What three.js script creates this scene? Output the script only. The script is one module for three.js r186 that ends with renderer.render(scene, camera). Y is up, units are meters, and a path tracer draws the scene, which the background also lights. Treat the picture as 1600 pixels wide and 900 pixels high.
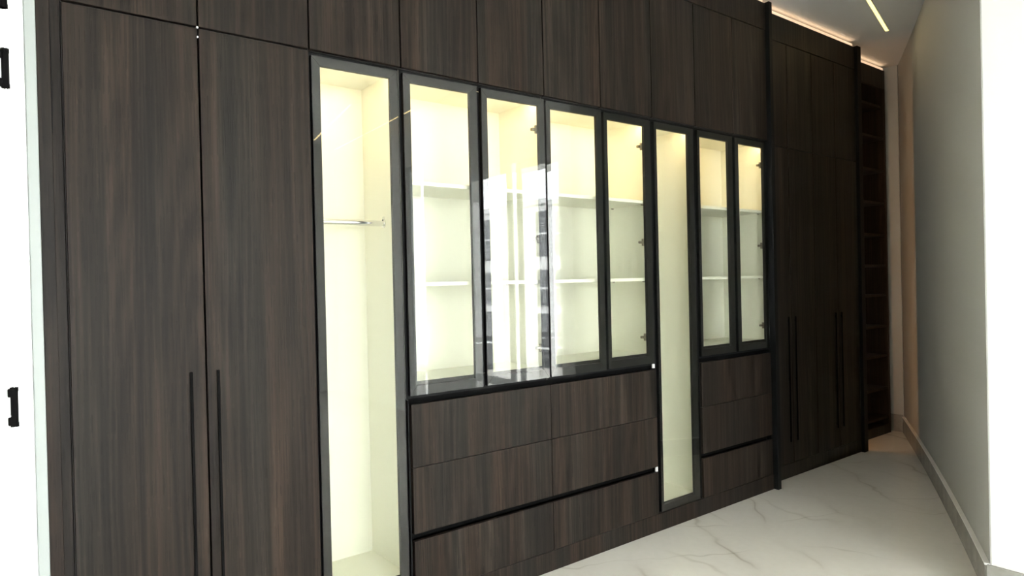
import * as THREE from 'three';
import { RoundedBoxGeometry } from 'three/addons/geometries/RoundedBoxGeometry.js';
import { mergeGeometries } from 'three/addons/utils/BufferGeometryUtils.js';
import { RectAreaLightUniformsLib } from 'three/addons/lights/RectAreaLightUniformsLib.js';

// ------------------------------------------------------------------ camera, sky, exposure
RectAreaLightUniformsLib.init();
const scene = new THREE.Scene();
const renderer = new THREE.WebGLRenderer({ antialias: true });
renderer.toneMapping = THREE.LinearToneMapping;
renderer.toneMappingExposure = 2.0;
renderer.shadowMap.enabled = true;

const camera = new THREE.PerspectiveCamera(46.064, 16 / 9, 0.05, 200);
{
  const eye = new THREE.Vector3(0, 1.407, 2.5), D = Math.PI / 180;
  const yaw = 37.8206 * D, pitch = -0.37344 * D, roll = -1.315 * D;
  const fwd = new THREE.Vector3(Math.sin(yaw) * Math.cos(pitch), Math.sin(pitch), -Math.cos(yaw) * Math.cos(pitch));
  const right = new THREE.Vector3(Math.cos(yaw), 0, Math.sin(yaw)), up = new THREE.Vector3().crossVectors(right, fwd);
  const r2 = right.clone().multiplyScalar(Math.cos(roll)).addScaledVector(up, Math.sin(roll));
  const u2 = up.clone().multiplyScalar(Math.cos(roll)).addScaledVector(right, -Math.sin(roll));
  camera.matrixAutoUpdate = true;
  camera.position.copy(eye);
  camera.quaternion.setFromRotationMatrix(new THREE.Matrix4().makeBasis(r2, u2, fwd.clone().negate()));
}
scene.add(camera);

const SKY = 9.0;                       // overcast daylight outside the windows
scene.background = new THREE.Color().setRGB(0.95, 0.985, 1.0);
scene.backgroundIntensity = SKY;
const LED = { cabinet: 44, ceiling: 6, cove: 1.6, nook: 11 };   // luminance of the strips

// ------------------------------------------------------------------ helpers
let seed = 7;
const rnd = () => ((seed = (seed * 1664525 + 1013904223) >>> 0) / 4294967296);
const used = {};
const numbered = (n) => { const k = (used[n] = (used[n] ?? -1) + 1); return k ? `${n}_${String(k).padStart(3, '0')}` : n; };

// uv in metres by the face's main direction
function metreUV(g, du = 0, dv = 0) {
  const p = g.attributes.position, n = g.attributes.normal, uv = new Float32Array(p.count * 2);
  for (let i = 0; i < p.count; i++) {
    const ax = Math.abs(n.getX(i)), ay = Math.abs(n.getY(i)), az = Math.abs(n.getZ(i));
    let u, v;
    if (az >= ax && az >= ay) { u = p.getX(i); v = p.getY(i); } else if (ax >= ay) { u = p.getZ(i); v = p.getY(i); } else { u = p.getX(i); v = p.getZ(i); }
    uv[2 * i] = u + du; uv[2 * i + 1] = v + dv;
  }
  g.setAttribute('uv', new THREE.BufferAttribute(uv, 2));
  return g;
}
// a box between two corners with its edges eased by r
function slab(x0, x1, y0, y1, z0, z1, r = 0, du = 0, dv = 0) {
  const w = x1 - x0, h = y1 - y0, d = z1 - z0;
  let g = r > 0 ? new RoundedBoxGeometry(w, h, d, 1, Math.min(r, w / 2.1, h / 2.1, d / 2.1)) : new THREE.BoxGeometry(w, h, d);
  if (g.index) g = g.toNonIndexed();
  for (const k of Object.keys(g.attributes)) if (!['position', 'normal', 'uv'].includes(k)) g.deleteAttribute(k);
  g.clearGroups();
  g.translate((x0 + x1) / 2, (y0 + y1) / 2, (z0 + z1) / 2);
  return metreUV(g, du, dv);
}
function cyl(r0, r1, h, x, y, z, axis = 'y', seg = 20) {
  let g = new THREE.CylinderGeometry(r0, r1, h, seg);
  if (axis === 'x') g.rotateZ(-Math.PI / 2);
  if (axis === 'z') g.rotateX(Math.PI / 2);
  g.translate(x, y, z);
  g = g.toNonIndexed(); g.clearGroups();
  return metreUV(g);
}
function mesh(name, geos, material, parent = scene, label) {
  const list = (Array.isArray(geos) ? geos : [geos]).map((g) => { let c = g.clone(); if (c.index) c = c.toNonIndexed(); c.clearGroups(); return c; });
  const g = list.length > 1 ? mergeGeometries(list) : list[0];
  if (parent !== scene && parent.userData.origin) g.translate(...parent.userData.origin.map((v) => -v));
  const m = new THREE.Mesh(g, material);
  m.name = parent === scene ? numbered(name) : name;
  m.castShadow = m.receiveShadow = true;
  if (label) m.userData.label = label;
  parent.add(m);
  return m;
}
// a part of a part: its geometry is given in the same world coordinates
function sub(name, geos, material, part, thing, label) {
  const list = (Array.isArray(geos) ? geos : [geos]).map((g) => { let c = g.clone(); if (c.index) c = c.toNonIndexed(); c.clearGroups(); return c; });
  const g = list.length > 1 ? mergeGeometries(list) : list[0];
  g.translate(...(part.userData.pivot ?? thing.userData.origin).map((v) => -v));
  const m = new THREE.Mesh(g, material);
  m.name = name; m.castShadow = m.receiveShadow = true;
  if (label) m.userData.label = label;
  part.add(m);
  return m;
}
function thing(name, label, category, at, group) {
  const o = new THREE.Group();
  o.name = numbered(name);
  o.position.set(...at);
  o.userData = { label, category, origin: at };
  if (group) o.userData.group = group;
  scene.add(o);
  return o;
}
function struct(name, geos, material) {
  const m = mesh(name, geos, material);
  m.userData.kind = 'structure';
  return m;
}
function stripLight(w, h, colour, lum, at, look, parent) {     // a rectangular light just in front of a strip's glowing face
  const l = new THREE.RectAreaLight(colour, lum, w, h);
  const o = parent?.userData.origin ?? [0, 0, 0];
  l.position.set(at[0] - o[0], at[1] - o[1], at[2] - o[2]);
  (parent ?? scene).add(l);
  // aim by hand, so that it also works inside a group that has only been moved
  const m = new THREE.Matrix4().lookAt(new THREE.Vector3(), new THREE.Vector3(...look), Math.abs(look[1]) > 0.99 * Math.hypot(...look) ? new THREE.Vector3(0, 0, 1) : new THREE.Vector3(0, 1, 0));
  l.quaternion.setFromRotationMatrix(m);
  l.name = 'strip_light_source';
  return l;
}

// ------------------------------------------------------------------ textures
function lattice(n, s) { let q = s; const a = new Float32Array(n); for (let i = 0; i < n; i++) { q = (q * 1664525 + 1013904223) >>> 0; a[i] = q / 4294967296; } return a; }
function noise2(px, py, s) {                      // periodic value noise, px by py cells over the unit square
  const a = lattice(px * py, s), f = (t) => t * t * (3 - 2 * t);
  return (u, v) => {
    const x = ((u % 1) + 1) % 1 * px, y = ((v % 1) + 1) % 1 * py, i = Math.floor(x) % px, j = Math.floor(y) % py, fx = f(x - Math.floor(x)), fy = f(y - Math.floor(y));
    const i1 = (i + 1) % px, j1 = (j + 1) % py, A = a[j * px + i], B = a[j * px + i1], C = a[j1 * px + i], E = a[j1 * px + i1];
    return A + (B - A) * fx + (C - A) * fy + (A - B - C + E) * fx * fy;
  };
}
function dataTexture(w, h, paint, srgb, metresW, metresH) {
  const d = new Uint8Array(w * h * 4);
  for (let y = 0; y < h; y++) for (let x = 0; x < w; x++) {
    const c = paint(x / w, y / h), o = (y * w + x) * 4;
    for (let k = 0; k < 3; k++) d[o + k] = Math.max(0, Math.min(255, Math.round(255 * c[k])));
    d[o + 3] = 255;
  }
  const t = new THREE.DataTexture(d, w, h);
  t.wrapS = t.wrapT = THREE.RepeatWrapping; t.magFilter = THREE.LinearFilter; t.minFilter = THREE.LinearMipmapLinearFilter; t.generateMipmaps = true;
  if (srgb) t.colorSpace = THREE.SRGBColorSpace;
  t.repeat.set(1 / metresW, 1 / metresH);
  t.needsUpdate = true;
  return t;
}
// dark stained oak laminate: long straight streaks of brown, grey-green and russet with fine pores
const grain = (() => {
  const band = noise2(30, 3, 11), streak = noise2(110, 4, 23), fine = noise2(340, 14, 31), pore = noise2(700, 44, 47), wave = noise2(5, 4, 53), hue = noise2(22, 3, 61), ringn = noise2(16, 2, 71), fleck = noise2(420, 90, 79);
  return (u, v) => {
    const uu = u + 0.005 * (wave(u, v) - 0.5);
    const ring = 0.5 + 0.5 * Math.sin(2 * Math.PI * (9 * ringn(uu, v)));
    const t = 0.34 * band(uu, v) + 0.30 * streak(uu, v) + 0.22 * fine(uu, v) + 0.14 * ring;
    return { t, p: pore(uu, v), h: hue(uu, v), f: fleck(uu, v) };
  };
})();
const woodMap = dataTexture(1024, 1024, (u, v) => {
  const g = grain(u, v), t = Math.pow(Math.max(0, (g.t - 0.18) / 0.64), 1.2), dark = (g.p < 0.24 ? 0.84 : 1) * (g.f > 0.86 ? 1.1 : 1);
  const l = (0.083 + 0.112 * t) * dark, h = (g.h - 0.5);
  return [l * (1.18 + 0.2 * h), l * (1.0 + 0.03 * h), l * (0.86 - 0.04 * h)];
}, true, 1.7, 3.4);
const woodBump = dataTexture(1024, 1024, (u, v) => { const g = grain(u, v), b = 0.6 + 0.4 * g.t - (g.p < 0.24 ? 0.5 : 0); return [b, b, b]; }, false, 1.7, 3.4);
// polished porcelain with sparse grey-brown marble veins
const marbleMap = (() => {
  const w1 = noise2(5, 5, 101), w2 = noise2(13, 13, 103), w3 = noise2(40, 40, 107), cloud = noise2(4, 4, 109), cloud2 = noise2(9, 9, 113), keep = noise2(7, 7, 127), fine = noise2(120, 120, 131);
  return dataTexture(1024, 1024, (u, v) => {
    const a = u + 0.10 * (w1(u, v) - 0.5) + 0.05 * (w2(u, v) - 0.5) + 0.016 * (w3(u, v) - 0.5), b = v + 0.10 * (w1(v, u) - 0.5) + 0.05 * (w2(v, u) - 0.5) + 0.016 * (w3(v, u) - 0.5);
    const ridge = (f) => Math.abs(((f % 1) + 1) % 1 - 0.5);
    const r1 = ridge(5 * a + 3 * b), r2 = ridge(4 * a - 6 * b + 0.3), r3 = ridge(5 * a + 1 * b + 0.7);
    const k = keep(u, v), k2 = keep(v, u);
    let d = 0.12 * Math.exp(-r1 * r1 / 0.00035) * Math.max(0, k - 0.42) * 2.1 + 0.11 * Math.exp(-r2 * r2 / 0.0002) * Math.max(0, k2 - 0.45) * 2.2 + 0.07 * Math.exp(-r3 * r3 / 0.0005) * Math.max(0, k - 0.5) * 2;
    d += 0.035 * Math.exp(-r1 * r1 / 0.006) * k;
    const c = 0.905 + 0.035 * (cloud(u, v) - 0.5) + 0.03 * (cloud2(u, v) - 0.5) + 0.012 * (fine(u, v) - 0.5) - d;
    return [c * 1.0, c * 0.985 - d * 0.08, c * 0.945 - d * 0.2];
  }, true, 2.9, 2.9);
})();
const plasterBump = (() => { const a = noise2(160, 160, 201), b = noise2(48, 48, 203); return dataTexture(512, 512, (u, v) => { const c = 0.6 * a(u, v) + 0.4 * b(u, v); return [c, c, c]; }, false, 0.9, 0.9); })();
const tileMap = (() => { const a = noise2(12, 12, 211), b = noise2(70, 70, 223); return dataTexture(256, 256, (u, v) => { const c = 0.60 + 0.07 * (a(u, v) - 0.5) + 0.04 * (b(u, v) - 0.5); return [c, c * 0.985, c * 0.94]; }, true, 1, 1); })();

// ------------------------------------------------------------------ materials
const std = (o) => new THREE.MeshStandardMaterial(o), rgb = (r, g, b) => new THREE.Color().setRGB(r, g, b);
const M = {
  wood: new THREE.MeshPhysicalMaterial({ map: woodMap, bumpMap: woodBump, bumpScale: 0.0004, roughness: 0.5, specularIntensity: 0.3 }),
  blackEdge: new THREE.MeshPhysicalMaterial({ color: rgb(0.006, 0.006, 0.0065), roughness: 0.6, specularIntensity: 0.3 }),
  carcassDark: std({ color: rgb(0.012, 0.010, 0.009), roughness: 0.8 }),
  cream: std({ color: rgb(0.83, 0.82, 0.69), roughness: 0.42 }),
  aluminiumBlack: new THREE.MeshPhysicalMaterial({ color: rgb(0.0045, 0.0047, 0.005), roughness: 0.55, specularIntensity: 0.3 }),
  handle: new THREE.MeshPhysicalMaterial({ color: rgb(0.003, 0.003, 0.003), roughness: 0.8, specularIntensity: 0.15 }),
  glass: new THREE.MeshPhysicalMaterial({ color: rgb(0.99, 1, 0.985), transmission: 1, thickness: 0, roughness: 0, ior: 1.43 }),
  windowGlass: new THREE.MeshPhysicalMaterial({ color: rgb(1, 1, 1), transmission: 1, thickness: 0, roughness: 0, ior: 1.5 }),
  chrome: std({ color: rgb(0.8, 0.8, 0.8), roughness: 0.12, metalness: 1 }),
  bronze: std({ color: rgb(0.23, 0.2, 0.14), roughness: 0.4, metalness: 0.8 }),
  whitePlastic: std({ color: rgb(0.85, 0.85, 0.85), roughness: 0.4 }),
  wall: std({ color: rgb(0.83, 0.83, 0.80), roughness: 0.9, bumpMap: plasterBump, bumpScale: 0.0006 }),
  ceiling: std({ color: rgb(0.80, 0.80, 0.78), roughness: 0.95 }),
  floor: std({ map: marbleMap, roughness: 0.16 }),
  skirting: std({ map: tileMap, roughness: 0.25 }),
  trim: std({ color: rgb(0.34, 0.375, 0.36), roughness: 0.45 }),
  wallGrey: std({ color: rgb(0.50, 0.50, 0.465), roughness: 0.85, bumpMap: plasterBump, bumpScale: 0.0006 }),
  upvc: std({ color: rgb(0.88, 0.9, 0.89), roughness: 0.3 }),
  blackMetal: std({ color: rgb(0.01, 0.01, 0.011), roughness: 0.35, metalness: 0.3 }),
  ledCabinet: std({ color: rgb(0.9, 0.85, 0.7), emissive: rgb(1, 0.82, 0.5), emissiveIntensity: 2.2 }),
  ledCeiling: std({ color: rgb(0.9, 0.85, 0.7), emissive: rgb(1, 0.83, 0.28), emissiveIntensity: 1.1 }),
  ledCove: std({ color: rgb(0.9, 0.85, 0.7), emissive: rgb(1, 0.66, 0.42), emissiveIntensity: 0.42 }),
  render: std({ color: rgb(0.86, 0.86, 0.84), roughness: 0.9 }),
  darkPane: std({ color: rgb(0.05, 0.055, 0.06), roughness: 0.25 }),
  paving: std({ color: rgb(0.45, 0.44, 0.42), roughness: 0.9 }),
};
const WARM = rgb(1, 0.73, 0.37), PEACH = rgb(1, 0.68, 0.42), AMBER = rgb(1, 0.52, 0.2);

// ------------------------------------------------------------------ the room
const H = 3.275, T = 0.18, XR = 3.43, XW = -3.2, ZS = 6.5;
struct('floor', slab(XW - 0.4, 6.9, -0.12, 0, -0.85, ZS + 0.3), M.floor);
struct('ceiling', slab(XW - 0.4, 6.9, H, H + 0.15, -0.85, ZS + 0.3), M.ceiling);

// plan curve of the corridor wall, from the corner by the white wall to the far end
const plan = new THREE.QuadraticBezierCurve3(new THREE.Vector3(3.43, 0, 1.435), new THREE.Vector3(5.0, 0, 0.668), new THREE.Vector3(6.53, 0, -0.18));
function curvedPrism(off0, off1, y0, y1, n = 60) {
  const P = [], N = [], U = [], put = (p, nn, u, v) => { P.push(...p); N.push(...nn); U.push(u, v); };
  const at = (t, o) => { const c = plan.getPointAt(t), d = plan.getTangentAt(t).normalize(); return [c.x - d.z * o, c.z + d.x * o, d]; };   // o > 0 goes out of the corridor
  const L = plan.getLength();
  const quad = (a, b, c, d, na, nb, uv) => { put(a, na, ...uv[0]); put(c, nb, ...uv[2]); put(b, nb, ...uv[1]); put(a, na, ...uv[0]); put(d, na, ...uv[3]); put(c, nb, ...uv[2]); };
  for (let i = 0; i < n; i++) {
    const t0 = i / n, t1 = (i + 1) / n, a0 = at(t0, off0), a1 = at(t1, off0), b0 = at(t0, off1), b1 = at(t1, off1);
    const n0 = [a0[2].z, 0, -a0[2].x], n1 = [a1[2].z, 0, -a1[2].x], m0 = n0.map((v) => -v), m1 = n1.map((v) => -v), s0 = t0 * L, s1 = t1 * L;
    quad([a0[0], y0, a0[1]], [a1[0], y0, a1[1]], [a1[0], y1, a1[1]], [a0[0], y1, a0[1]], n0, n1, [[s0, y0], [s1, y0], [s1, y1], [s0, y1]]);
    quad([b1[0], y0, b1[1]], [b0[0], y0, b0[1]], [b0[0], y1, b0[1]], [b1[0], y1, b1[1]], m1, m0, [[s1, y0], [s0, y0], [s0, y1], [s1, y1]]);
    quad([a0[0], y1, a0[1]], [a1[0], y1, a1[1]], [b1[0], y1, b1[1]], [b0[0], y1, b0[1]], [0, 1, 0], [0, 1, 0], [[s0, 0], [s1, 0], [s1, 0.1], [s0, 0.1]]);
    quad([b0[0], y0, b0[1]], [b1[0], y0, b1[1]], [a1[0], y0, a1[1]], [a0[0], y0, a0[1]], [0, -1, 0], [0, -1, 0], [[s0, 0], [s1, 0], [s1, 0.1], [s0, 0.1]]);
  }
  for (const [t, s] of [[0, -1], [1, 1]]) {
    const a = at(t, off0), b = at(t, off1), nn = [a[2].x * s, 0, a[2].z * s], q = [[a[0], y0, a[1]], [b[0], y0, b[1]], [b[0], y1, b[1]], [a[0], y1, a[1]]];
    const o = s > 0 ? [0, 2, 1, 0, 3, 2] : [0, 1, 2, 0, 2, 3];
    for (const k of o) put(q[k], nn, k === 1 || k === 2 ? 0.1 : 0, q[k][1]);
  }
  const g = new THREE.BufferGeometry();
  g.setAttribute('position', new THREE.Float32BufferAttribute(P, 3)); g.setAttribute('normal', new THREE.Float32BufferAttribute(N, 3)); g.setAttribute('uv', new THREE.Float32BufferAttribute(U, 2));
  return g;
}
struct('wall_corridor', curvedPrism(0, 0.15, 0, H), M.wallGrey);
struct('baseboard_corridor', curvedPrism(-0.02, 0, 0, 0.131), M.skirting);
struct('trim_1', curvedPrism(-0.021, 0, 0.131, 0.138), M.wall);

// the white wall on the right with two tall window openings
const W1 = [1.6, 2.97], W2 = [3.81, 4.22], WT = 2.44, WT2 = 2.72, WB = 0.02;
struct('wall_right', [
  slab(XR, XR + T, 0, H, 1.44, W1[0]), slab(XR, XR + T, 0, H, W1[1], W2[0]), slab(XR, XR + T, 0, H, W2[1], ZS),
  ...[[W1, WT], [W2, WT2]].flatMap(([w, top]) => [slab(XR, XR + T, top, H, w[0], w[1]), slab(XR, XR + T, 0, WB, w[0], w[1])]),
], M.wall);
struct('baseboard_right', slab(XR - 0.014, XR, 0, 0.135, W1[1], W2[0], 0.002), M.skirting);
struct('baseboard_right_corner', slab(XR - 0.014, XR, 0, 0.135, 1.425, W1[0] - 0.004, 0.002), M.skirting);
// the plain left wall, and the wall behind the photographer with its wide glazed opening
struct('wall_left', slab(XW - T, XW, 0, H, -0.18, ZS + T), M.wall);
const W3 = [-1.2, 2.5];
struct('wall_back', [
  slab(XW, W3[0], 0, H, ZS, ZS + T), slab(W3[1], XR + T, 0, H, ZS, ZS + T), slab(W3[0], W3[1], 2.8, H, ZS, ZS + T), slab(W3[0], W3[1], 0, WB, ZS, ZS + T),
], M.wall);
// the short wall left of the wardrobes holds the white door
const DX = [-0.86, 0.063], DT = 2.36;
struct('wall_front', [slab(XW, DX[0] - 0.045, 0, H, -0.18, 0), slab(0.106, 0.1355, 0, H, -0.18, 0), slab(DX[0] - 0.045, 0.106, DT + 0.05, H, -0.18, 0), slab(0.106, 0.1355, 0, H, -0.66, -0.18)], M.wall);
struct('wall_wardrobe', slab(0.106, 6.7, 0, H, -0.8, -0.66), M.wall);
struct('wall_end', slab(6.45, 6.6, 0, H, -0.66, -0.145), M.wallGrey);
struct('baseboard_end', slab(6.436, 6.45, 0, 0.15, -0.66, -0.148), M.skirting);

// windows: white frames with sashes, each with its pane; along is the axis that the wall runs in
function windowUnit(n, along, near, a0, a1, y1, sashes) {
  const mid = (a0 + a1) / 2, box = (a, b, y0, yt, d0, d1, r) => (along === 'z' ? slab(near + d0, near + d1, y0, yt, a, b, r) : slab(a, b, y0, yt, near + d0, near + d1, r));
  const g = new THREE.Group(); g.name = `window_${n}`; g.userData = { kind: 'structure', origin: along === 'z' ? [near, WB, mid] : [mid, WB, near] };
  g.position.set(...g.userData.origin); scene.add(g);
  const da = 0.004, db = 0.074, f = along === 'x' ? 0.04 : 0.012;
  mesh('window_frame', [box(a0, a0 + f, WB, y1, da, db, 0.003), box(a1 - f, a1, WB, y1, da, db, 0.003), box(a0 + f, a1 - f, y1 - f, y1, da, db, 0.003), box(a0 + f, a1 - f, WB, WB + f, da, db, 0.003)], M.upvc, g);
  for (const [a, b, s, e = s] of sashes) {
    const y0 = WB + f, yt = y1 - f, xs = da + 0.026, xe = db - 0.024;
    const m = mesh('sash', [box(a, a + s, y0, yt, xs, xe, 0.003), box(b - e, b, y0, yt, xs, xe, 0.003), box(a + s, b - e, yt - 0.06, yt, xs, xe, 0.003), box(a + s, b - e, y0, y0 + 0.07, xs, xe, 0.003), box(a + s, b - e, 0.5, 0.57, xs, xe, 0.003)], M.upvc, g);
    sub('pane', box(a + s, b - e, 0.57, yt - 0.06, (xs + xe) / 2 - 0.002, (xs + xe) / 2 + 0.002), M.windowGlass, m, g);
    sub('pane', box(a + s, b - e, y0 + 0.07, 0.5, (xs + xe) / 2 - 0.002, (xs + xe) / 2 + 0.002), M.windowGlass, m, g);
  }
  return g;
}
windowUnit(1, 'z', XR, W1[0], W1[1], WT, [[1.612, 2.125, 0.03, 0.068], [2.2, 2.955, 0.075, 0.06]]);
windowUnit(2, 'z', XR, W2[0], W2[1], WT2, [[3.824, 4.206, 0.03]]);
windowUnit(3, 'x', ZS, W3[0], W3[1], 2.8, [[-1.16, -0.256, 0.07], [-0.256, 0.65, 0.07], [0.65, 1.555, 0.07], [1.555, 2.46, 0.07]]);

// the white glazed door at the left edge of the picture, with black hinges
{
  const g = new THREE.Group(); g.name = 'door_1'; g.userData = { kind: 'structure', origin: [DX[1], 0, 0] };
  g.position.set(...g.userData.origin); scene.add(g);
  mesh('door_frame', [slab(DX[1], 0.106, 0, DT + 0.05, -0.09, 0.012, 0.004), slab(DX[0] - 0.045, DX[0], 0, DT + 0.05, -0.09, 0.012, 0.004), slab(DX[0], DX[1], DT, DT + 0.05, -0.09, 0.012, 0.004)], M.upvc, g);
  mesh('door_trim', [slab(0.106, 0.1355, 0, 2.75, 0, 0.014, 0.004)], M.trim, g);
  const s = 0.105, x0 = DX[0] + 0.004, x1 = DX[1] - 0.004, za = -0.06, zb = 0.006;
  const leaf = mesh('door_leaf', [slab(x0, x0 + s, 0.012, DT - 0.004, za, zb, 0.005), slab(x1 - s, x1, 0.012, DT - 0.004, za, zb, 0.005), slab(x0 + s, x1 - s, DT - 0.004 - s, DT - 0.004, za, zb, 0.005), slab(x0 + s, x1 - s, 0.012, 0.25, za, zb, 0.005)], M.upvc, g);
  sub('pane', slab(x0 + s, x1 - s, 0.25, DT - 0.004 - s, -0.03, -0.024), M.windowGlass, leaf, g);
  for (const yc of [0.32, 1.076, 2.075, 2.302]) {
    const hgt = yc > 2.2 ? 0.05 : 0.058;
    const h = mesh('hinge', [cyl(0.0095, 0.0095, 2 * hgt, DX[1] - 0.004, yc, 0.014), slab(DX[1] - 0.020, DX[1] - 0.004, yc + hgt - 0.028, yc + hgt - 0.004, 0.006, 0.02, 0.003), slab(DX[1] - 0.020, DX[1] - 0.004, yc - hgt + 0.004, yc - hgt + 0.028, 0.006, 0.02, 0.003), cyl(0.0105, 0.0105, 0.012, DX[1] - 0.004, yc + hgt - 0.006, 0.014), cyl(0.0105, 0.0105, 0.012, DX[1] - 0.004, yc - hgt + 0.006, 0.014)], M.handle, g, 'black barrel hinge');
    sub('hinge_screw', [cyl(0.0035, 0.0035, 0.004, DX[1] - 0.012, yc - hgt + 0.032, 0.009, 'z')], M.chrome, h, g);
  }
}

// ------------------------------------------------------------------ the wardrobe wall
const X = [0.2, 0.5957, 0.99, 1.3823, 1.7745, 2.1642, 2.5535, 2.957, 3.345, 3.73, 4.113];
const GAP = 0.0032, Y = { plinth: 0.098, glassBottom: 0.945, mid: 2.305, upper: 3.045, fascia: 3.225 };
const ordinal = ['leftmost', 'second', 'third', 'fourth', 'fifth', 'sixth', 'seventh', 'eighth', 'ninth', 'tenth'];
const grainAt = () => [rnd() * 1.7, rnd() * 3.4];

// hollow box of panels, open to the front
function panels(x0, x1, y0, y1, z0, z1, t = 0.016, floorAt = y0) {
  const e = 0.0006;
  return [slab(x0 + e, x0 + t, y0 + e, y1 - e, z0, z1), slab(x1 - t, x1 - e, y0 + e, y1 - e, z0, z1), slab(x0 + t, x1 - t, y1 - t, y1 - e, z0, z1), slab(x0 + t, x1 - t, floorAt + e, floorAt + t, z0, z1), slab(x0 + t, x1 - t, floorAt + t, y1 - t, z0, z0 + 0.012)];
}
function woodDoor(t, name, x0, x1, y0, y1, z, thick = 0.019) {
  return mesh(name, slab(x0 + GAP, x1 - GAP, y0 + GAP, y1 - GAP, z - thick, z, 0.0012, ...grainAt()), M.wood, t);
}
function bar(door, t, xc, y0, y1, z) {
  sub('handle', [slab(xc - 0.0045, xc + 0.0045, y0, y1, z + 0.002, z + 0.010, 0.0012), ...[y0 + 0.03, (y0 + y1) / 2, y1 - 0.03].map((y) => slab(xc - 0.003, xc + 0.003, y - 0.008, y + 0.008, z - 0.001, z + 0.006))], M.handle, door, t, 'slim black bar handle');
}
// ---- continuous pieces: plinth, fascia, filler and end panels
function board(name, label, category, box, group, material = M.wood) {
  const m = mesh(name, slab(...box, 0.0012, ...grainAt()), material);
  m.userData = { label, category }; if (group) m.userData.group = group;
  return m;
}
board('plinth', 'long dark wood plinth along the floor under the front wardrobe run with the glass doors', 'plinth', [X[0], X[10], 0, Y.plinth, -0.4, -0.003]);
board('fascia_board', 'dark wood fascia above the overhead doors of the long front run', 'fascia', [X[0], X[10], Y.upper + 0.003, Y.fascia, -0.6, 0.0]);
{
  const t = thing('filler_strip', 'narrow dark upright filler strip between the white door trim and the first tall wardrobe door', 'filler strip', [0.175, 0, 0]);
  mesh('filler_board', slab(0.1365, 0.172, 0, Y.fascia, -0.03, -0.004, 0.002, ...grainAt()), M.wood, t);
  mesh('return_board', slab(0.1725, 0.199, 0, Y.fascia, -0.6, -0.02, 0.001, ...grainAt()), M.wood, t);
  mesh('seam_bead', slab(0.1712, 0.1735, 1.9, 2.27, -0.0042, -0.0022, 0.0008), M.aluminiumBlack, t);
}
board('end_panel', 'dark upright end panel closing the front run right of the last three drawers', 'end panel', [4.1135, 4.15, 0, Y.fascia + 0.004, -0.6, 0.028], null, M.blackEdge);
{
  const t = thing('end_panel', 'dark upright end panel in front of the open bookcase at the corridor end', 'end panel', [5.5, 0, -0.3]);
  mesh('flank', slab(5.4895, 5.5115, 0, Y.fascia + 0.004, -0.6, -0.0705, 0.0008, ...grainAt()), M.wood, t);
  mesh('front_stile', slab(5.4895, 5.55, 0, Y.fascia + 0.004, -0.07, -0.045, 0.0012, ...grainAt()), M.blackEdge, t);
}

// ---- tall wardrobe with two plain doors at the left
{
  const t = thing('tall_wardrobe', 'tall plain two-door wardrobe at the left with long bar handles', 'wardrobe', [(X[0] + X[2]) / 2, Y.plinth, -0.3]);
  mesh('carcass', panels(X[0], X[2], Y.plinth, Y.mid + 0.008, -0.6, -0.0205, 0.018), M.carcassDark, t);
  const a = woodDoor(t, 'door', X[0], X[1], 0.1, 2.313, 0), b = woodDoor(t, 'door', X[1], X[2], 0.1, 2.313, 0);
  bar(a, t, 0.5455, 0.25, 1.13, 0); bar(b, t, 0.6325, 0.25, 1.13, 0);
  for (const y of [2.283, 2.316]) mesh('door_bumper', cyl(0.0035, 0.0035, 0.006, X[1], y, -0.006, 'z'), M.whitePlastic, t, 'tiny white door buffer');
}
// ---- overhead cupboards along the whole run
for (let k = 0; k < 5; k++) {
  const a = X[2 * k], m = X[2 * k + 1], b = X[2 * k + 2];
  const t = thing('overhead_cabinet', '', 'cabinet', [(a + b) / 2, 2.315, -0.3], 'overhead cupboards of the front run');
  mesh('carcass', panels(a, b, 2.315, Y.upper, -0.6, -0.0205, 0.018), M.carcassDark, t);
  woodDoor(t, 'door', a, m, 2.315, Y.upper, 0); woodDoor(t, 'door', m, b, 2.315, Y.upper, 0);
}
['dark wood overhead cupboard above the tall plain two-door wardrobe', 'dark wood overhead cupboard above the wide tall glass cabinet with the rail', 'dark wood overhead cupboard above the glass doors with the window reflection', 'dark wood overhead cupboard above the glass door left of the narrow tall glass cabinet', 'dark wood overhead cupboard above the rightmost pair of small glass doors'].forEach((l, k) => {
  const o = scene.children.find((c) => c.name === (k ? `overhead_cabinet_${String(k).padStart(3, '0')}` : 'overhead_cabinet'));
  o.userData.label = l; delete o.userData.group;
});

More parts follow.
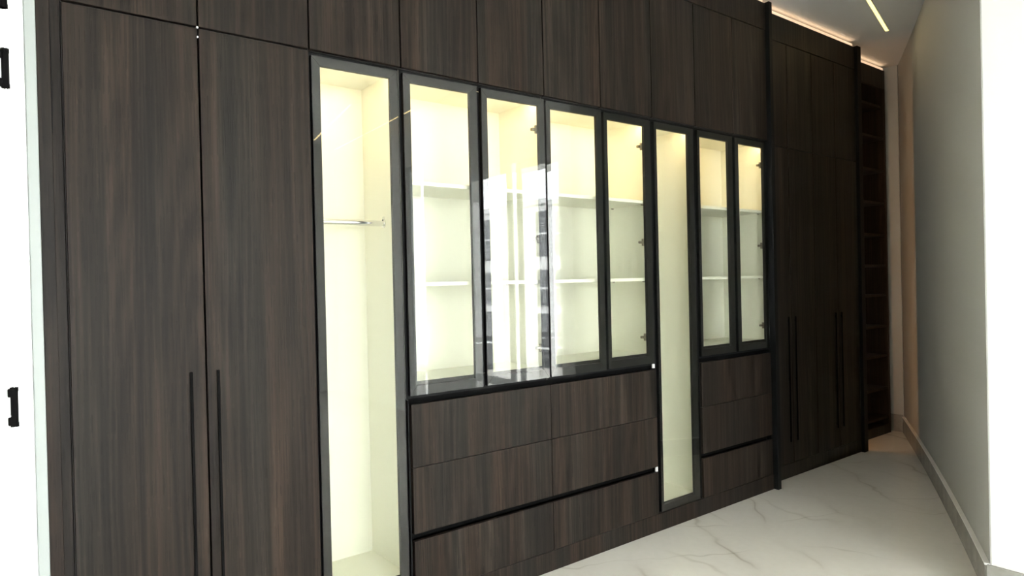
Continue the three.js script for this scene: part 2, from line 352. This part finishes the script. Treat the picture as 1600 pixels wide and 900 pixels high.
// ---- glass fronted cabinets
// a framed glass door: black aluminium frame behind one full sheet of glass, hung with a small tilt
function glassDoor(t, x0, x1, y0, y1, wl, wr, wb, tilt = 0, hinges = []) {
  const xc = (x0 + x1) / 2, o = t.userData.origin;
  const g = new THREE.Group(); g.name = 'glass_door'; g.userData.pivot = [xc, y0, 0];
  g.position.set(xc - o[0], y0 - o[1], Math.abs(tilt) * (x1 - x0) / 2 - o[2]); g.rotation.y = tilt; t.add(g);
  const zf = -0.006, zb = -0.023, wt = 0.036;
  const miter = (pts) => {                                        // a mitred frame member from four plan points
    const s = new THREE.Shape(pts.map(([x, y]) => new THREE.Vector2(x, y)));
    const e = new THREE.ExtrudeGeometry(s, { depth: zf - zb - 0.002, bevelEnabled: true, bevelThickness: 0.001, bevelSize: 0.0008, bevelOffset: -0.0008, bevelSegments: 1 });
    e.translate(0, 0, zb + 0.001);
    return metreUV(e.index ? e.toNonIndexed() : e);
  };
  const ix0 = x0 + wl, ix1 = x1 - wr, iy0 = y0 + wb, iy1 = y1 - wt;
  sub('door_frame', [miter([[x0, y0], [ix0, iy0], [ix0, iy1], [x0, y1]]), miter([[x1, y0], [x1, y1], [ix1, iy1], [ix1, iy0]]), miter([[x0, y1], [ix0, iy1], [ix1, iy1], [x1, y1]]), miter([[x0, y0], [x1, y0], [ix1, iy0], [ix0, iy0]])], M.aluminiumBlack, g, t, 'black aluminium frame');
  sub('glass_pane', slab(x0 + 0.001, x1 - 0.001, y0 + 0.001, y1 - 0.001, -0.0055, -0.0015), M.glass, g, t, 'clear glass pane');
  for (const [side, y] of hinges) {
    const s = side, xe = s > 0 ? x1 - wr : x0 + wl, b = xe + s * 0.006;
    sub('hinge', [slab(Math.min(b, b - s * 0.03), Math.max(b, b - s * 0.03), y - 0.007, y + 0.007, -0.044, -0.026, 0.003), slab(Math.min(b, b - s * 0.012), Math.max(b, b - s * 0.012), y - 0.02, y + 0.02, -0.036, -0.024, 0.003), cyl(0.007, 0.007, 0.016, b - s * 0.022, y, -0.036, 'z', 12)], M.bronze, g, t, 'small bronze hinge');
  }
  return g;
}
const BACK = -0.367, FRONT = -0.026;
function displayUnit(name, label, x0, x1, y0, y1, floorAt, shelves, ledPower, post) {
  const t = thing(name, label, 'cabinet', [(x0 + x1) / 2, y0, -0.19]);
  mesh('carcass', panels(x0, x1, y0, y1, BACK, FRONT, 0.01, floorAt), M.cream, t, 'cream interior');
  const e = 0.0008;
  const zb = -0.0248, w = 0.017, wl = 0.05;
  mesh('edge_band', [slab(x0 + e, x0 + wl, y0 + e, y1 - e, FRONT, zb), slab(x1 - w, x1 - e, y0 + e, y1 - e, FRONT, zb), slab(x0 + wl, x1 - w, y1 - 0.03, y1 - e, FRONT, zb), slab(x0 + wl, x1 - w, y0 + e, floorAt + 0.016, FRONT, zb)], M.blackEdge, t, 'black front edge');
  if (post) mesh('centre_post', slab(post - 0.021, post + 0.048, floorAt + 0.0165, y1 - 0.0305, FRONT - 0.004, zb, 0.001), M.blackEdge, t, 'black centre post');
  for (const y of shelves) {
    mesh('shelf', slab(x0 + 0.0105, x1 - 0.0105, y - 0.0085, y + 0.0085, BACK + 0.0125, -0.032, 0.001), M.cream, t, 'cream shelf');
for (const x of [x0 + 0.018, x1 - 0.018]) for (const z of [-0.07, -0.3]) mesh('shelf_pin', cyl(0.003, 0.003, 0.016, x, y - 0.0117, z, 'x', 10), M.bronze, t);
  }
  const zl = -0.058, yl = y1 - 0.0145;
  mesh('led_strip', slab(x0 + 0.02, x1 - 0.02, yl - 0.003, yl + 0.004, zl - 0.006, zl + 0.006, 0.001), M.ledCabinet, t, 'warm glowing light strip');
  stripLight(x1 - x0 - 0.05, 0.011, WARM, LED.cabinet * ledPower, [(x0 + x1) / 2, yl - 0.0045, zl], [0, -1, -0.45], t);
  return t;
}
const gx = { 1: [0.9986, 1.3617], 2: [1.3924, 1.7605], 3: [1.7905, 2.1571], 4: [2.1758, 2.5418], 5: [2.5765, 2.9425], 6: [2.9749, 3.326], 7: [3.3642, 3.718], 8: [3.744, 4.099] };
const WL = 0.0345, GT = 2.2975;
// tall glass cabinet with the rail
{
  const t = displayUnit('tall_glass_cabinet', 'wide tall glass-door cabinet with a chrome hanging rail and empty cream interior', X[2], X[3], Y.plinth, 2.3145, 0.19, [], 1.05);
  glassDoor(t, ...gx[1], 0.1026, GT, WL, WL, 0.0364, -0.030, []);
  const r = mesh('hanging_rail', cyl(0.0125, 0.0125, X[3] - X[2] - 0.03, (X[2] + X[3]) / 2, 1.68, -0.165, 'x', 28), M.chrome, t, 'chrome hanging rail');
  for (const x of [X[2] + 0.0125, X[3] - 0.0125]) sub('rail_socket', [cyl(0.019, 0.019, 0.005, x, 1.68, -0.165, 'x'), slab(x - 0.0025, x + 0.0025, 1.68, 1.71, -0.172, -0.158)], M.chrome, r, t);
}
// two upper glass cupboards with two doors each, and the pair at the right
const HY = [2.152, 1.62, 1.092];
const TILT = -0.030;                // these doors hang a little out of true, as their reflections show
{
  const t = displayUnit('glass_cupboard', 'two-door glass cupboard over the drawers next to the cabinet with the rail, mirroring the window', X[3], X[5], 0.93, 2.3145, 0.985, [1.846, 1.413], 1.0, 1.7755);
  glassDoor(t, ...gx[2], Y.glassBottom, GT, WL, 0.0393, 0.0417, TILT, []);
  glassDoor(t, ...gx[3], Y.glassBottom, GT, WL, 0.034, 0.0417, TILT, HY.map((y) => [1, y]));
}
{
  const t = displayUnit('glass_cupboard', 'two-door glass cupboard over the drawers just left of the narrow tall glass cabinet', X[5], X[7], 0.93, 2.3145, 0.985, [1.846, 1.413], 1.1, 2.559);
  glassDoor(t, ...gx[4], Y.glassBottom, GT, 0.03, 0.034, 0.0417, -0.048, []);
  glassDoor(t, ...gx[5], Y.glassBottom, GT, 0.0285, 0.0484, 0.0417, 0, HY.map((y) => [1, y]));
}
{
  const t = displayUnit('tall_glass_cabinet', 'narrow tall glass-door cabinet standing between the two groups of drawers', X[7], X[8], Y.plinth, 2.3145, 0.13, [], 0.9);
  glassDoor(t, ...gx[6], 0.1026, GT, 0.0236, 0.0481, 0.0364, 0, [[-1, 1.669], [-1, 0.5]]);
}
{
  const t = displayUnit('glass_cupboard', 'small rightmost two-door glass cupboard with brass hinges near the end panel', X[8], X[10], 0.93, 2.3145, 0.985, [1.846, 1.413], 0.8, 3.731);
  glassDoor(t, ...gx[7], Y.glassBottom, GT, 0.0257, 0.0432, 0.0417, 0, []);
  glassDoor(t, ...gx[8], Y.glassBottom, GT, 0.0423, 0.0356, 0.0417, 0, HY.map((y) => [1, y]));
}
// ---- drawers under the glass cupboards, with recessed finger channels
function drawerUnit(label, x0, x1, seams, chip) {
  const t = thing('drawer_unit', label, 'drawers', [(x0 + x1) / 2, Y.plinth, -0.19]);
  mesh('carcass', panels(x0, x1, Y.plinth, 0.9285, BACK, -0.0445, 0.014), M.carcassDark, t);
  for (const b of [[x0 + 0.0008, x0 + 0.006], [x1 - 0.006, x1 - 0.0008]]) mesh('side_edge', slab(...b, Y.plinth + 0.001, 0.928, -0.044, -0.012), M.blackEdge, t);
  for (const b of [[0.906, 0.928, -0.044, -0.0425], [0.333, 0.365, -0.044, -0.0425]]) mesh('finger_channel', slab(x0 + 0.007, x1 - 0.007, ...b), M.handle, t, 'black recessed finger channel');
  const rows = [[0.6428, 0.9085], [0.3640, 0.6428], [0.1, 0.3345]], f = seams;
  rows.forEach(([y0, y1]) => {
    for (let i = 0; i < f.length - 1; i++) mesh('drawer', [slab(f[i] + (i ? GAP / 2 : 0.012), f[i + 1] - (i === f.length - 2 ? 0.012 : GAP / 2), y0 + (y0 === 0.6428 ? 0.0012 : 0.0012), y1 - (y1 === 0.6428 ? 0.0012 : 0), -0.0195, 0, 0.0012, ...grainAt())], M.wood, t);
  });
  if (chip) for (const b of [[x1 - 0.03, x1 - 0.016, 0.917, 0.94], [x1 - 0.022, x1 - 0.008, 0.337, 0.363]]) mesh('channel_end_cap', slab(...b, -0.014, -0.004, 0.001), M.whitePlastic, t, 'small white channel end cap');
  return t;
}
drawerUnit('wide block of six dark wood drawers under the four large glass doors', X[3], X[7], [X[3], 2.165, X[7]], true);
drawerUnit('narrow stack of three dark wood drawers under the rightmost small glass doors', X[8], X[10], [X[8], X[10]], false);

// ---- second run, set slightly back
const Z2 = -0.07, S2 = [4.152, 4.486, 4.82, 5.154, 5.488];
board('plinth', 'dark plinth under the plain doors of the set-back wardrobe run in the shade', 'plinth', [S2[0], S2[4], 0, Y.plinth, -0.4, Z2 - 0.003]);
board('fascia_board', 'dark fascia above the set-back wardrobe doors under the glowing cove strip', 'fascia', [S2[0], S2[4], Y.upper + 0.003, Y.fascia, -0.6, Z2]);
for (let k = 0; k < 2; k++) {
  const [a, m, b] = [S2[2 * k], S2[2 * k + 1], S2[2 * k + 2]];
  const t = thing('tall_wardrobe', k ? 'dark plain two-door tall wardrobe ending at the open bookcase' : 'dark plain two-door tall wardrobe right of the rightmost glass doors and drawers', 'wardrobe', [(a + b) / 2, Y.plinth, -0.33]);
  mesh('carcass', panels(a, b, Y.plinth, 2.313, -0.6, Z2 - 0.0205, 0.018), M.carcassDark, t);
  const p = woodDoor(t, 'door', a, m, 0.1, 2.313, Z2), q = woodDoor(t, 'door', m, b, 0.1, 2.313, Z2);
  bar(p, t, m - 0.045, 0.25, 1.13, Z2); bar(q, t, m + 0.045, 0.25, 1.13, Z2);
  const o = thing('overhead_cabinet', k ? 'dark overhead cupboard above the set-back wardrobe beside the open bookcase' : 'dark overhead cupboard right of the end panel, above the first set-back wardrobe', 'cabinet', [(a + b) / 2, 2.315, -0.33]);
  mesh('carcass', panels(a, b, 2.315, Y.upper, -0.6, Z2 - 0.0205, 0.018), M.carcassDark, o);
  woodDoor(o, 'door', a, m, 2.315, Y.upper, Z2); woodDoor(o, 'door', m, b, 2.315, Y.upper, Z2);
}
// ---- open bookcase at the end of the corridor
{
  const x0 = 5.512, x1 = 6.37, z = -0.22, t = thing('open_bookcase', 'tall dark open bookcase with bare shelves at the corridor end', 'bookcase', [(x0 + x1) / 2, 0, -0.43]);
  mesh('side_panel', slab(x0, x0 + 0.02, 0, Y.fascia, -0.62, z, 0.001, ...grainAt()), M.wood, t);
  mesh('side_panel', slab(x1 - 0.02, x1, 0, Y.fascia, -0.62, z, 0.001, ...grainAt()), M.wood, t);
  mesh('back_panel', slab(x0 + 0.02, x1 - 0.02, 0.08, Y.fascia, -0.62, -0.605, 0, ...grainAt()), M.wood, t);
  mesh('top_fascia', slab(x0 + 0.02, x1 - 0.02, 3.06, Y.fascia, z - 0.02, z, 0.001, ...grainAt()), M.wood, t);
  mesh('plinth', slab(x0 + 0.02, x1 - 0.02, 0, 0.08, -0.6, z - 0.002, 0.001, ...grainAt()), M.wood, t);
  for (const y of [0.14, 0.4, 0.69, 0.953, 1.228, 1.49, 1.762, 2.044, 2.331, 2.62, 2.9]) mesh('shelf', slab(x0 + 0.0205, x1 - 0.0205, y - 0.01, y + 0.01, -0.604, z - 0.012, 0.001, ...grainAt()), M.wood, t);
}

// ------------------------------------------------------------------ light strips
function cove(label, x0, x1, z) {
  const t = thing('cove_light', label, 'light', [(x0 + x1) / 2, Y.fascia, z - 0.02]);
  mesh('channel', slab(x0, x1, Y.fascia, Y.fascia + 0.006, z - 0.03, z - 0.006, 0.001), M.whitePlastic, t);
  mesh('light_strip', slab(x0, x1, Y.fascia + 0.006, Y.fascia + 0.026, z - 0.02, z - 0.008, 0.001), M.ledCove, t, 'peach glowing strip');
  stripLight(x1 - x0, 0.012, PEACH, LED.cove, [(x0 + x1) / 2, Y.fascia + 0.0275, z - 0.014], [0, 1, 0.2], t);
}
cove('warm cove light strip lying on the fascia of the long front run', X[0] + 0.02, 4.1, 0);
cove('warm cove light strip glowing on top of the set-back wardrobe fascia', S2[0] + 0.003, 5.48, Z2);
cove('short warm cove light strip on top of the open bookcase', 5.53, 6.36, -0.22);
function ceilingStrip(label, a, b, w = 0.02) {
  const dx = b[0] - a[0], dz = b[1] - a[1], L = Math.hypot(dx, dz), mid = [(a[0] + b[0]) / 2, H, (a[1] + b[1]) / 2], turn = Math.atan2(-dz, dx);
  const t = thing('linear_ceiling_light', label, 'light', mid); t.userData.origin = [0, 0, 0]; t.rotation.y = turn;
  mesh('housing', slab(-L / 2 - 0.004, L / 2 + 0.004, -0.006, 0, -w / 2 - 0.004, w / 2 + 0.004, 0.001), M.whitePlastic, t);
  mesh('diffuser', slab(-L / 2, L / 2, -0.009, -0.006, -w / 2, w / 2, 0.001), M.ledCeiling, t, 'warm yellow glowing diffuser');
  t.userData.origin = mid;
  const l = new THREE.RectAreaLight(WARM, LED.ceiling, L, w); l.position.set(0, -0.0105, 0); l.rotation.x = -Math.PI / 2; l.name = 'strip_light_source'; t.add(l);
}
ceilingStrip('warm linear light strip in the ceiling over the corridor', [4.05, 0.56], [5.47, 0.19], 0.022);
ceilingStrip('long warm linear light strip in the ceiling nearer the middle of the room', [2.73, 4.03], [2.95, 5.85], 0.022);
ceilingStrip('long warm linear light strip in the ceiling along the white window wall', [3.36, 3.9], [3.38, 6.3], 0.022);
// upright strip set in the flank of the second run, washing the far end of the corridor
{
  const t = thing('wall_washer_light', 'upright warm light strip hidden behind the end panel by the open bookcase', 'light', [5.513, 0.1, -0.14]);
  mesh('channel', slab(5.5122, 5.5142, 0.1, 3.0, -0.15, -0.13, 0.0005), M.blackMetal, t);
  mesh('light_strip', slab(5.5142, 5.5167, 0.1, 3.0, -0.146, -0.134, 0.0005), M.ledCove, t);
  stripLight(0.012, 2.9, AMBER, LED.nook, [5.518, 1.55, -0.14], [1, 0, 0], t);
}

// ------------------------------------------------------------------ outside, seen only through and in the glass
{
  const t = thing('neighbouring_house', 'white flat-roofed house with tall dark window strips seen mirrored in the glass doors', 'house', [10.6, -3, 11.5]);
  mesh('wall', slab(9, 12, -3, 3.1, 8.5, 15, 0.02), M.render, t);
  mesh('roof', slab(8.9, 12.1, 3.1, 3.22, 8.4, 15.1, 0.02), M.render, t);
  for (const [z0, z1] of [[8.64, 9.3], [11.15, 11.6]]) for (const [y0, y1] of [[-2.6, -1.0], [-0.75, 0.74], [0.9, 1.69], [1.98, 2.96]]) {
    const w = mesh('window', slab(8.96, 9.03, y0, y1, z0, z1, 0.01), M.darkPane, t, 'dark window strip');
    sub('transom', slab(8.94, 8.97, (y0 + y1) / 2 - 0.02, (y0 + y1) / 2 + 0.02, z0, z1), M.upvc, w, t);
  }
}
struct('ground_outside', [slab(-40, XW - 0.45, -3.1, -3, -30, 40), slab(6.95, 40, -3.1, -3, -30, 40), slab(XW - 0.45, 6.95, -3.1, -3, -30, -0.9), slab(XW - 0.45, 6.95, -3.1, -3, ZS + 0.35, 40)], M.paving);

renderer.render(scene, camera);
